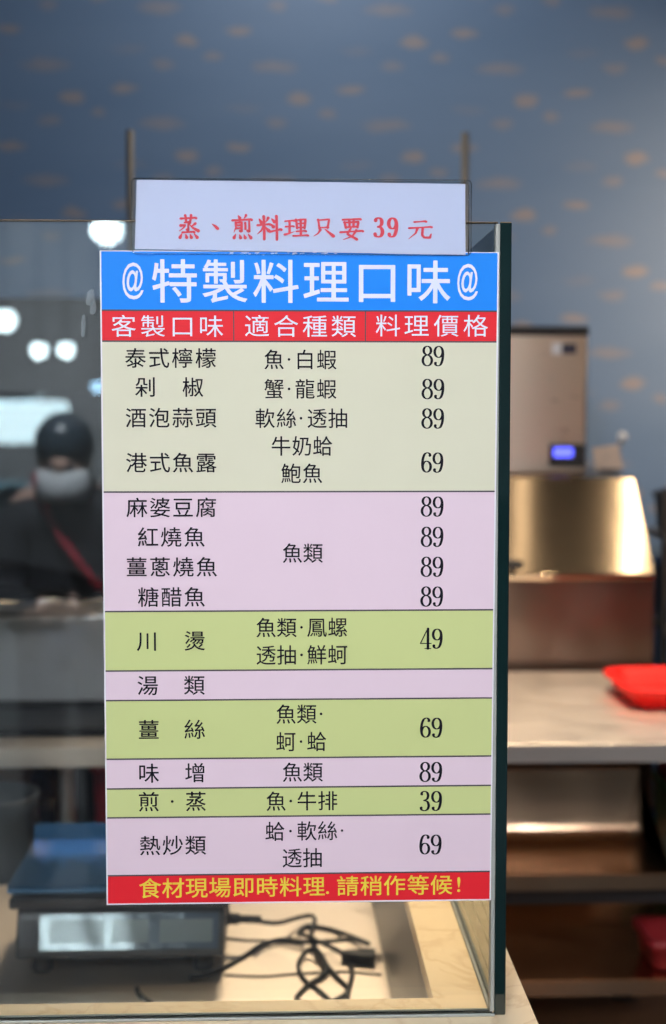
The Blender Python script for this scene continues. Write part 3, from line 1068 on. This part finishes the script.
def shelf_profile(y0, y1, zf, zt, lip):
    pts = [(y0, zf - lip), (y0, zf)]
    r = 0.05
    pts.append((y1 - r - 0.02, zf + 0.002))
    for k in range(1, 7):
        a = R(-90 + 80 * k / 6)
        pts.append((y1 - r - 0.02 + r * math.cos(a), zf + 0.002 + r + r * math.sin(a)))
    pts.append((y1, zt - 0.004))
    pts.append((y1 + 0.012, zt))
    return [(y - 1.65, z) for y, z in pts]


mb = MB()
mb.sheet(shelf_profile(1.31, 1.56, 0.592, 0.735, 0.030), 0.16, 0.735, 0.003)
mb.build('upper_shelf', M['steel_shelf'], tb)
mb = MB()
mb.sheet(shelf_profile(1.31, 1.86, 0.388, 0.50, 0.030), -0.1, 1.5, 0.003)
mb.build('lower_shelf', M['steel_shelf'], tb)
mb = MB()
mb.sheet(shelf_profile(1.33, 1.62, 0.742, 0.79, 0.02), -1.4, -0.425, 0.003)
mb.build('side_shelf', M['steel_shelf'], tb)
for (x, y) in ((-1.42, 1.32), (-0.405, 1.35), (-1.42, 1.96), (-0.405, 1.96), (0.2, 1.96), (1.52, 1.96), (1.52, 1.32), (0.13, 1.35)):
    lg = MB().lathe([(0.018, 0.0), (0.022, 0.01), (0.019, 0.05), (0.019, TZ - 0.036)], (x, y - 1.65, 0), 20).build('leg', M['steel'], tb)
MB().box((0.13, 1.335 - 1.65, 0.525), (1.52, 1.365 - 1.65, 0.556), 0.004).build('cross_rail', M['black'], tb)

# two slim uprights on the table, joined behind the board
rk = tag(empty('upright_stand', (0.04, 1.95, TZ)), 'two slim grey uprights standing on the table behind the notice', 'stand')
for x in (-0.376, 0.378):
    MB().tube([(x, 0, 0.0), (x, 0, 1.243)], 0.009, 14).build('upright', M['pole'], rk)
    MB().lathe([(0.03, 0), (0.03, 0.006), (0.013, 0.012)], (x, 0, 0), 20).build('foot_plate', M['pole'], rk)
MB().tube([(-0.376, 0, 0.72), (0.378, 0, 0.72)], 0.008, 12).build('crossbar', M['pole'], rk)

# ------------------------------------------------------------------ red tray
TX, TY = 0.938, 1.68
tr = tag(empty('serving_tray', (TX, TY, TZ)), 'shallow red plastic tray with rounded corners at the table edge', 'tray')
mb = MB()


def loops(ls, mb):
    rs = [[mb.bm.verts.new((x, y, z)) for x, y in pts] for pts, z in ls]
    fs = []
    for a, b in zip(rs, rs[1:]):
        n = len(a)
        for k in range(n):
            fs.append(mb.bm.faces.new((a[k], a[(k + 1) % n], b[(k + 1) % n], b[k])))
    fs.append(mb.bm.faces.new(rs[0][::-1]))
    fs.append(mb.bm.faces.new(rs[-1]))
    for f in fs:
        f.smooth = True
    rs_f = fs[-2:]
    for f in rs_f:
        f.smooth = False
    bmesh.ops.recalc_face_normals(mb.bm, faces=fs)


tw, td = 0.23, 0.14


def tl(i, r):
    return rrect(-tw + i, -td + i, tw - i, td - i, r, 6)


loops([(tl(0.030, 0.03), 0.001), (tl(0.022, 0.035), 0.006), (tl(0.012, 0.045), 0.032), (tl(0.0, 0.05), 0.037), (tl(0.0, 0.05), 0.045), (tl(0.006, 0.046), 0.048), (tl(0.018, 0.04), 0.046), (tl(0.026, 0.032), 0.022), (tl(0.034, 0.03), 0.014)], mb)
mb.build('tray_body', M['red_plastic'], tr)

# ------------------------------------------------------------------ ice machine
IX, IY = 0.522, 2.08
ice = tag(empty('ice_machine', (IX, IY, 0)), 'stainless steel ice machine with blue display on a wider storage bin', 'ice machine')
bw = 0.382
mb = MB()
mb.prism([(0.004, 0.12), (0.004, 1.068), (0.218, 1.300), (0.80, 1.305), (0.80, 0.12)], -bw, bw, 'x', bev=0.006)
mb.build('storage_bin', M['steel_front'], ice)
mb = MB()
mb.prism([(-0.006, 1.060), (-0.010, 1.075), (0.205, 1.300), (0.222, 1.304), (0.222, 1.290), (0.010, 1.060)], -bw + 0.004, bw - 0.004, 'x', bev=0.004)
dr = mb.build('bin_door', M['steel_warm'], ice)
mb = MB()
mb.box((-0.055, -0.045, 1.092), (0.052, -0.012, 1.112), 0.004)
mb.box((-0.045, -0.02, 1.094), (-0.030, 0.02, 1.110))
mb.box((0.028, -0.02, 1.094), (0.043, 0.02, 1.110))
mb.build('handle', M['black'], dr)
hd = MB()
hd.box((-0.295, 0.262, 1.303), (0.266, 0.80, 1.668), 0.008)
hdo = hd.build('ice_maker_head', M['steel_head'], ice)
MB().box((-0.297, 0.258, 1.660), (0.268, 0.802, 1.685), 0.004).build('head_lid', M['dark_steel'], hdo)
mb = MB()
mb.box((0.172, 0.2585, 1.612), (0.198, 0.2625, 1.642), 0.001)
b = mb.build('badge', M['badge'], hdo)
MB().box((0.198, 0.2590, 1.614), (0.236, 0.2625, 1.640), 0.001).build('badge_plate', M['badge_dark'], hdo)
dp = MB().box((0.168, 0.252, 1.328), (0.262, 0.262, 1.383), 0.003).build('control_panel', M['black'], hdo)
mb = MB()
mb.prism(rrect(0.178, 1.350, 0.228, 1.374, 0.004), 0.2505, 0.2530, 'y')
mb.build('screen', M['display'], dp)
for sx in (-1, 1):
    for yy in (0.08, 0.72):
        MB().lathe([(0.028, 0), (0.03, 0.01), (0.02, 0.03), (0.018, 0.121)], (sx * 0.33, yy, 0), 18).build('foot', M['black'], ice)

# small things on the bin top
cd = tag(empty('card_holder', (0.868, 2.42, 1.3065)), 'small beige card leaning on top of the ice bin', 'card')
mb = MB()
mb.box((-0.036, 0, 0.0), (0.036, 0.004, 0.066), 0.001)
c1 = mb.build('card', M['card'], cd); c1.rotation_euler = (R(-12), R(-8), 0); c1.location = (0, 0.005, 0.006)
mb = MB().box((-0.03, 0.0, 0.0), (0.03, 0.030, 0.010), 0.002).build('base', M['pole'], cd)
jr = tag(empty('ladle', (0.885, 2.50, 1.305)), 'metal ladle with a round end standing behind the beige card', 'ladle')
mb = MB(); mb.tube([(0.0, 0, 0.016), (0.02, 0.0, 0.05), (0.03, 0, 0.085)], 0.004, 10); mb.build('shaft', M['pole'], jr)
mb = MB(); mb.ball((0.033, 0, 0.095), 0.014, (1, .5, 1)); mb.build('round_end', M['badge'], jr)
mb = MB(); mb.lathe([(0.022, 0), (0.024, 0.004), (0.012, 0.02)], (0, 0, 0), 20); mb.build('base', M['pole'], jr)

# ------------------------------------------------------------------ storage rack right of the bin
RX, RY = 1.32, 2.72
rack = tag(empty('storage_rack', (RX, RY, 0)), 'dark wire storage rack standing right of the ice machine', 'rack')
for sx in (-1, 1):
    for sy in (-1, 1):
        MB().tube([(sx * 0.27, sy * 0.18, 0), (sx * 0.27, sy * 0.18, 1.26)], 0.012, 12).build('post', M['dark_steel'], rack)
for z in (0.34, 0.62, 0.865, 1.115):
    mb = MB()
    mb.box((-0.27, -0.19, z), (0.27, 0.19, z + 0.010), 0.002)
    mb.box((-0.275, -0.196, z - 0.012), (0.275, -0.188, z + 0.016), 0.002)
    mb.build('shelf', M['pole'], rack)


def bin_box(name, loc, s, mat, label, cat, group=None):
    """Open tub with slightly flared walls and a rim."""
    e = tag(empty(name, loc), label, cat, group)
    w, d, h = s
    mb = MB()
    f = 0.012
    def lp(i, r=0.02):
        return rrect(-w / 2 + i, -d / 2 + i, w / 2 - i, d / 2 - i, r, 4)
    loops([(lp(f + 0.004), 0.0), (lp(f), 0.004), (lp(0.006), h - 0.016), (lp(0.0), h - 0.014), (lp(0.0), h), (lp(0.008), h), (lp(f + 0.006), 0.012)], mb)
    mb.build('tub', mat, e)
    return e


bin_box('storage_tub', (1.17, 2.66, 1.131), (0.2, 0.24, 0.11), M['black'], 'black tub on the top shelf of the storage rack', 'tub')
bin_box('storage_tub', (1.17, 2.66, 0.881), (0.2, 0.24, 0.17), M['blue_plastic'], 'blue tub on the middle shelf of the storage rack', 'tub')
e = tag(empty('plate_stack', (1.17, 2.66, 0.636)), 'short stack of pale dishes on the rack below the blue tub', 'dishes')
mb = MB()
for k in range(5):
    mb.lathe([(0.05, 0.002), (0.055, 0.0), (0.10, 0.018), (0.10, 0.021), (0.055, 0.006), (0.0, 0.006)], (0, 0, k * 0.012), 30, cap=False)
mb.build('dishes', M['card'], e)

# crates on the lower shelves at the right
bin_box('crate', (0.925, 1.66, 0.604 - 0.213), (0.20, 0.32, 0.27), M['green_plastic'], 'green plastic crate under the table right of the upper shelf', 'crate')
bin_box('crate', (0.925, 1.66, 0.6605), (0.20, 0.32, 0.12), M['dark_red'], 'dark red crate stacked on the green crate', 'crate')
e = bin_box('scoop_tub', (0.80, 1.40, 0.3915), (0.20, 0.15, 0.06), M['dark_red'], 'small dark red tub at the right end of the lowest shelf', 'tub')

# ------------------------------------------------------------------ left half of the kitchen, seen through the glass
hd = tag(empty('range_hood', (-0.95, 2.75, 1.42)), 'dark steel exhaust hood above the black cooking range', 'hood')
mb = MB()
mb.prism([(-0.42, 0.0), (-0.42, 0.10), (-0.10, 0.36), (0.36, 0.36), (0.36, 0.0)], -0.75, 0.80, 'x', bev=0.004)
mb.build('canopy', M['dark_steel'], hd)
MB().box((-0.75, -0.435, 0.0), (0.80, -0.421, 0.03), 0.003).build('drip_edge', M['dark_steel'], hd)
MB().box((-0.62, -0.05, 0.34), (-0.24, 0.34, 2.08), 0.004).build('duct', M['dark_steel'], hd)
st = tag(empty('cooking_range', (-0.95, 2.72, 0)), 'black cooking range with tall back panel under the hood', 'cooking range')
MB().box((-0.75, -0.35, 0.08), (0.80, 0.34, 0.92), 0.006).build('range_body', M['black'], st)
MB().box((-0.75, 0.345, 0.6), (0.80, 0.385, 1.418), 0.004).build('back_panel', M['black'], st)
for k in range(3):
    mb = MB()
    for q in range(4):
        a = R(45 + 90 * q)
        mb.box((0.02, -0.006, 0.92), (0.15, 0.006, 0.945), 0.002, mat=Matrix.Translation((-0.45 + k * 0.5, 0, 0)) @ Matrix.Rotation(a, 4, 'Z'))
    mb.lathe([(0.16, 0.942), (0.165, 0.945), (0.16, 0.95), (0.15, 0.945)], (-0.45 + k * 0.5, 0, 0), 28, cap=False)
    mb.build('burner', M['dark_steel'], st)
for k in range(4):
    MB().lathe([(0.022, 0), (0.022, 0.012), (0.017, 0.03), (0.0, 0.03)], (0, 0, 0), 18, mat=Matrix.Translation((-0.5 + k * 0.33, -0.35, 0.84)) @ Matrix.Rotation(R(90), 4, 'X')).build('knob', M['charcoal'], st)
for (sx, sy) in ((-0.7, -0.3), (0.74, -0.3), (-0.7, 0.28), (0.74, 0.28)):
    MB().lathe([(0.025, 0), (0.025, 0.081)], (sx, sy, 0), 16).build('foot', M['steel'], st)

bx = tag(empty('steel_container', (-0.62, 1.765, TZ)), 'long grey stainless steel container standing on the work table', 'container')
mb = MB()
W2, D2, Hc = 0.48, 0.125, 0.192
def lp(i, r=0.03):
    return rrect(-W2 + i, -D2 + i, W2 - i, D2 - i, r, 6)
loops([(lp(0.012), 0.0), (lp(0.006), 0.006), (lp(0.004), Hc - 0.012), (lp(-0.008), Hc - 0.008), (lp(-0.008), Hc), (lp(0.006), Hc), (lp(0.010), 0.02)], mb)
mb.build('container_body', M['steel_box'], bx)
wk = tag(empty('wok', (-0.72, 1.765, TZ + Hc + 0.068)), 'large steel pan resting tilted on the grey container', 'pan')
wk.rotation_euler = (0, R(7), 0)
mb = MB()
prof = [(0.0, -0.036), (0.24, -0.036), (0.30, -0.022), (0.350, 0.0), (0.358, 0.004), (0.352, 0.008), (0.342, 0.002), (0.295, -0.017), (0.235, -0.031), (0.0, -0.031)]
mb.lathe(prof, (0, 0, 0), 64, cap=False)
mb.build('pan_body', M['steel_warm'], wk)
mb = MB()
mb.tube([(0.28, -0.19, -0.004), (0.31, -0.25, 0.014), (0.26, -0.30, 0.016), (0.20, -0.27, -0.004)], 0.006, 10, smooth_pts=6)
mb.build('side_handle', M['steel'], wk)

e = tag(empty('dark_table_sheet', (-0.66, 1.495, TZ)), 'dark flat sheet added to dim the table in front of the grey container', 'tray')
mb = MB()
W3, D3 = 0.50, 0.130  # added dark sheet, stands in for the dark reflection on the table top
def bl_(i, r=0.02):
    return rrect(-W3 + i, -D3 + i, W3 - i, D3 - i, r, 5)
loops([(bl_(0.010), 0.0), (bl_(0.008), 0.003), (bl_(0.0), 0.016), (bl_(0.0), 0.018), (bl_(0.003), 0.018), (bl_(0.012), 0.004)], mb)
mb.build('tray_body', M['dark_steel'], e)

bk = tag(empty('stock_pot', (-0.515, 1.19, 0)), 'grey steel drum pot standing left behind the weighing scale', 'pot')
mb = MB()
mb.lathe([(0.085, 0.0), (0.09, 0.004), (0.09, 0.70), (0.084, 0.76), (0.087, 0.79), (0.082, 0.79), (0.080, 0.755), (0.0, 0.70)], (0, 0, 0), 40, cap=False)
mb.build('pot_body', M['charcoal'], bk)
bin_box('crate', (-0.33, 1.52, 0.50), (0.075, 0.28, 0.29), M['dark_red'], 'dark red crate beside the table leg behind the menu board', 'crate')
e = tag(empty('low_stool', (-0.33, 1.52, 0)), 'dark stool carrying the dark red crate under the table', 'stool')
MB().box((-0.06, -0.14, 0.47), (0.06, 0.14, 0.4995), 0.004).build('seat', M['brown'], e)
for sx in (-1, 1):
    for sy in (-1, 1):
        MB().box((sx * 0.05 - 0.01, sy * 0.12 - 0.01, 0), (sx * 0.05 + 0.01, sy * 0.12 + 0.01, 0.4705), 0.002).build('leg', M['brown'], e)
e = bin_box('wooden_box', (-0.72, 1.475, 0.7455), (0.5, 0.20, 0.05), M['brown'], 'flat brown box on the shelf under the table top', 'box')

# ------------------------------------------------------------------ market hall behind the camera, seen as reflections in the glass
fascia = tag(empty('lit_stall', (-3.6, -13.0, 0)), 'market stall with a glowing white sign box above dark counters', 'stall')
MB().box((-2.2, -0.3, 1.20), (1.45, 0.3, 1.62), 0.04).build('sign_box', M['sign_glow'], fascia)
MB().box((-2.2, -0.33, 1.62), (1.2, 0.33, 1.70), 0.01).build('sign_cap', M['foam'], fascia)
MB().box((-2.2, -0.4, 0.0), (1.6, 0.4, 0.80), 0.02).build('counter', M['aqua'], fascia)
for x in (-2.1, 1.25):
    MB().box((x, -0.05, 0.79), (x + 0.1, 0.05, 1.21)).build('post', M['steel'], fascia)
for k, (w, c, l) in enumerate(((0.35, 'foam', 'white'), (0.3, 'card', 'beige'), (0.3, 'blue_plastic', 'blue'), (0.35, 'aqua', 'aqua'), (0.3, 'brown', 'brown'))):
    bin_box('seafood_box', (-3.3 - k * 0.42, -12.85, 0.8005), (w, 0.5, 0.30), M[c], l + ' seafood box on the lit stall counter', 'box')


def pendant(x, y, z, r, mat, label):
    e = tag(empty('pendant_lamp', (x, y, z)), label, 'lamp', 'lamps hanging in the market hall')
    mb = MB(); mb.ball((0, 0, 0), r); mb.build('globe', mat, e)
    MB().lathe([(r * 0.62, r * 0.72), (r * 0.5, r * 1.05), (r * 0.15, r * 1.25)], (0, 0, 0), 24).build('cap', M['charcoal'], e)
    MB().tube([(0, 0, r * 1.2), (0, 0, 5.2 - z)], 0.008, 8).build('cord', M['rubber'], e)


def refl(u, v, y):
    """Real place, at depth -y, of a lamp whose mirror image shows at photo position (u, v)."""
    d = 1.3 + y
    return ((u - 281) / 1422 * d, -y, 1.45 - (v - 418) / 1422 * d)


pendant(-2.92, -14.0, 2.486, 0.115, M['lampglow'], 'round white lamp, leftmost reflected in the glass')
pendant(-2.60, -14.2, 2.175, 0.086, M['lampglow'], 'round white lamp, left of the touching pair reflected in the glass')
pendant(-2.31, -14.2, 2.182, 0.083, M['lampglow'], 'round white lamp, right of the touching pair reflected in the glass')
pendant(-1.08, -7.7, 2.627, 0.098, M['lampglow'], 'large white lamp reflected under the top edge of the glass')
pendant(-1.98, -14.2, 1.79, 0.06, M['bluelamp'], 'small bluish lamp reflected beside the menu board')
pl_ = tag(empty('hall_pillar', (-2.62, -10.0, 0)), 'pale square pillar reflected at the far left of the glass', 'pillar')
MB().box((-0.16, -0.16, 1.9), (0.17, 0.16, 5.2), 0.01).build('pillar_shaft', M['foam'], pl_)
MB().box((-0.10, -0.10, 0), (0.10, 0.10, 1.9), 0.01).build('pillar_base', M['concrete'], pl_)

for x, w in ((-2.40, 0.26), (-1.84, 0.16)):  # added glowing panels, sized to reflect in the scale displays
    e = tag(empty('added_light_panel', (x, -13.0, 5.2)), 'long white light panel added to reflect in the scale front', 'lamp', 'added light panels over the market hall')
    MB().box((-w - 0.03, -0.9, -0.06), (w + 0.03, 0.9, -0.0005), 0.01).build('frame', M['foam'], e)
    MB().box((-w, -0.86, -0.075), (w, 0.86, -0.061), 0.004).build('diffuser', M['panel_light'], e)


# ------------------------------------------------------------------ shopper behind the camera (seen as a reflection)
def skin_mesh(name, nodes, edges, mat, parent, root, sub=2):
    """One continuous surface grown over a skeleton; nodes are {name: (co, rx, ry)}."""
    me = bpy.data.meshes.new(name)
    keys = list(nodes)
    ix = {k: i for i, k in enumerate(keys)}
    me.from_pydata([nodes[k][0] for k in keys], [(ix[a], ix[b]) for a, b in edges], [])
    o = bpy.data.objects.new(name, me)
    COL.objects.link(o)
    me.materials.append(mat)
    sk = o.modifiers.new('skin', 'SKIN')
    sk.use_smooth_shade = True
    ss = o.modifiers.new('subsurf', 'SUBSURF')
    ss.levels = sub
    ss.render_levels = sub
    if not me.skin_vertices:
        bpy.context.view_layer.objects.active = o
    lay = me.skin_vertices[0].data
    for k in keys:
        v = lay[ix[k]]
        v.radius = nodes[k][1:]
        v.use_root = (k == root)
    o.parent = parent
    return o


per = tag(empty('person', (-0.665, -3.2, 0), R(0)), 'person in black jacket and white mask looking down, reflected in the glass', 'person')
N = {}
E = []
N['pelvis'] = ((0, 0, 0.82), .13, .10)
N['belly'] = ((0, 0.0, 0.95), .125, .09)
N['chest'] = ((0, 0.01, 1.10), .14, .095)
N['collar'] = ((0, 0.01, 1.20), .09, .07)
N['neck'] = ((0, 0.04, 1.255), .05, .052)
N['head1'] = ((0, 0.115, 1.285), .062, .072)
N['head2'] = ((0, 0.125, 1.35), .072, .085)
N['head3'] = ((0, 0.10, 1.405), .055, .068)
N['nose'] = ((0, 0.212, 1.285), .012, .014)
E += [('pelvis', 'belly'), ('belly', 'chest'), ('chest', 'collar'), ('collar', 'neck'), ('neck', 'head1'), ('head1', 'head2'), ('head2', 'head3'), ('head2', 'nose')]
for s, t in ((-1, 'l'), (1, 'r')):
    N['ear' + t] = ((s * 0.082, 0.095, 1.335), .012, .02)
    E.append(('head2', 'ear' + t))
    N['sh' + t] = ((s * 0.155, 0.0, 1.175), .06, .06)
    N['el' + t] = ((s * 0.215, 0.02, 0.89), .043, .045)
    N['wr' + t] = ((s * 0.085, 0.235, 0.845), .028, .024)
    N['pm' + t] = ((s * 0.045, 0.285, 0.87), .032, .018)
    E += [('collar', 'sh' + t), ('sh' + t, 'el' + t), ('el' + t, 'wr' + t), ('wr' + t, 'pm' + t)]
    for k in range(4):
        dz = 0.024 - k * 0.017
        L = (0.9, 1.0, 0.94, 0.78)[k]
        N['f%d%sa' % (k, t)] = ((s * (0.045 - 0.025 * L), 0.315, 0.875 + dz), .0095, .0095)
        N['f%d%sb' % (k, t)] = ((s * (0.045 - 0.045 * L), 0.318, 0.880 + dz), .0088, .0088)
        N['f%d%sc' % (k, t)] = ((s * (0.045 - 0.060 * L) + s * 0.012, 0.296, 0.882 + dz), .0075, .0075)
        E += [('pm' + t, 'f%d%sa' % (k, t)), ('f%d%sa' % (k, t), 'f%d%sb' % (k, t)), ('f%d%sb' % (k, t), 'f%d%sc' % (k, t))]
    N['th' + t + 'a'] = ((s * 0.052, 0.268, 0.905), .012, .012)
    N['th' + t + 'b'] = ((s * 0.034, 0.266, 0.928), .0095, .0095)
    E += [('pm' + t, 'th' + t + 'a'), ('th' + t + 'a', 'th' + t + 'b')]
    N['hip' + t] = ((s * 0.085, 0, 0.76), .085, .085)
    N['kn' + t] = ((s * 0.095, 0.02, 0.43), .055, .058)
    N['an' + t] = ((s * 0.10, -0.01, 0.085), .036, .04)
    N['to' + t] = ((s * 0.11, 0.12, 0.035), .036, .026)
    E += [('pelvis', 'hip' + t), ('hip' + t, 'kn' + t), ('kn' + t, 'an' + t), ('an' + t, 'to' + t)]
skin_mesh('body', N, E, M['skin'], per, 'pelvis')
J = {k: (N[k][0], N[k][1] + .03, N[k][2] + .036) for k in ('pelvis', 'belly', 'chest', 'collar', 'shl', 'shr', 'ell', 'elr', 'wrl', 'wrr')}
JE = [('pelvis', 'belly'), ('belly', 'chest'), ('chest', 'collar'), ('collar', 'shl'), ('collar', 'shr'), ('shl', 'ell'), ('shr', 'elr'), ('ell', 'wrl'), ('elr', 'wrr')]
skin_mesh('jacket', J, JE, M['jacket'], per, 'pelvis')
T = {k: (N[k][0], N[k][1] + .016, N[k][2] + .016) for k in ('pelvis', 'hipl', 'hipr', 'knl', 'knr', 'anl', 'anr')}
skin_mesh('trousers', T, [('pelvis', 'hipl'), ('pelvis', 'hipr'), ('hipl', 'knl'), ('hipr', 'knr'), ('knl', 'anl'), ('knr', 'anr')], M['jeans'], per, 'pelvis')
for t, s in (('l', -1), ('r', 1)):
    mb = MB()
    mb.ball((s * 0.108, 0.075, 0.040), 0.05, (1.0, 2.5, 0.8))
    mb.box((s * 0.108 - 0.046, -0.05, 0.0), (s * 0.108 + 0.046, 0.20, 0.022), 0.01)
    mb.build('shoe', M['black'], per)
mb = MB()                                    # hair: cap over the skull, longer at the back
g = bmesh.ops.create_uvsphere(mb.bm, u_segments=32, v_segments=20, radius=0.098)
for v in list(g['verts']):
    v.co.x *= 0.93
    v.co.y *= 1.08
    v.co.z *= 1.02
    if v.co.z < -0.05 and v.co.y > 0.0:
        v.co.z = -0.05 + (v.co.z + 0.05) * 0.12
        v.co.y *= 0.90
for f in mb.bm.faces:
    f.smooth = True
mb.build('hair', M['hair'], per, (0, 0.108, 1.37))
mb = MB()                                    # mask: curved shell over nose and chin
g = bmesh.ops.create_uvsphere(mb.bm, u_segments=28, v_segments=16, radius=0.088)
bmesh.ops.delete(mb.bm, geom=[v for v in mb.bm.verts if v.co.y < 0.012 or abs(v.co.z) > 0.055], context='VERTS')
for f in mb.bm.faces:
    f.smooth = True
mk = mb.build('face_mask', M['mask'], per, (0, 0.128, 1.245))
sm = mk.modifiers.new('thickness', 'SOLIDIFY'); sm.thickness = 0.003
for s in (-1, 1):
    mb = MB(); mb.ball((s * 0.032, 0.20, 1.305), 0.011, (1.3, .6, .7)); mb.build('eye', M['badge_dark'], per)
mb = MB()
mb.tube([(-0.10, -0.09, 1.15), (-0.105, -0.02, 1.262), (-0.085, 0.085, 1.23), (-0.02, 0.135, 1.10), (0.09, 0.14, 0.95), (0.16, 0.05, 0.84)], 0.013, 8, smooth_pts=6)
mb.build('shoulder_strap', M['strap'], per)
mb = MB()
mb.tube([(-0.085, 0.03, 1.255), (-0.05, 0.10, 1.24), (0, 0.125, 1.215), (0.05, 0.10, 1.24), (0.085, 0.03, 1.255)], 0.02, 8, smooth_pts=6)
mb.build('shirt_collar', M['mask'], per)
ph = tag(empty('mobile_phone', (-0.665, -2.925, 0.815)), 'dark mobile phone held in both hands of the person', 'phone')
mb = MB()
mb.box((-0.036, -0.004, 0.0), (0.036, 0.004, 0.145), 0.003)
b = mb.build('case', M['black'], ph)
MB().box((-0.033, -0.0048, 0.006), (0.033, -0.0038, 0.139), 0.0003, seg=1).build('screen', M['screen'], b)
ph.rotation_euler = (R(-20), 0, 0)
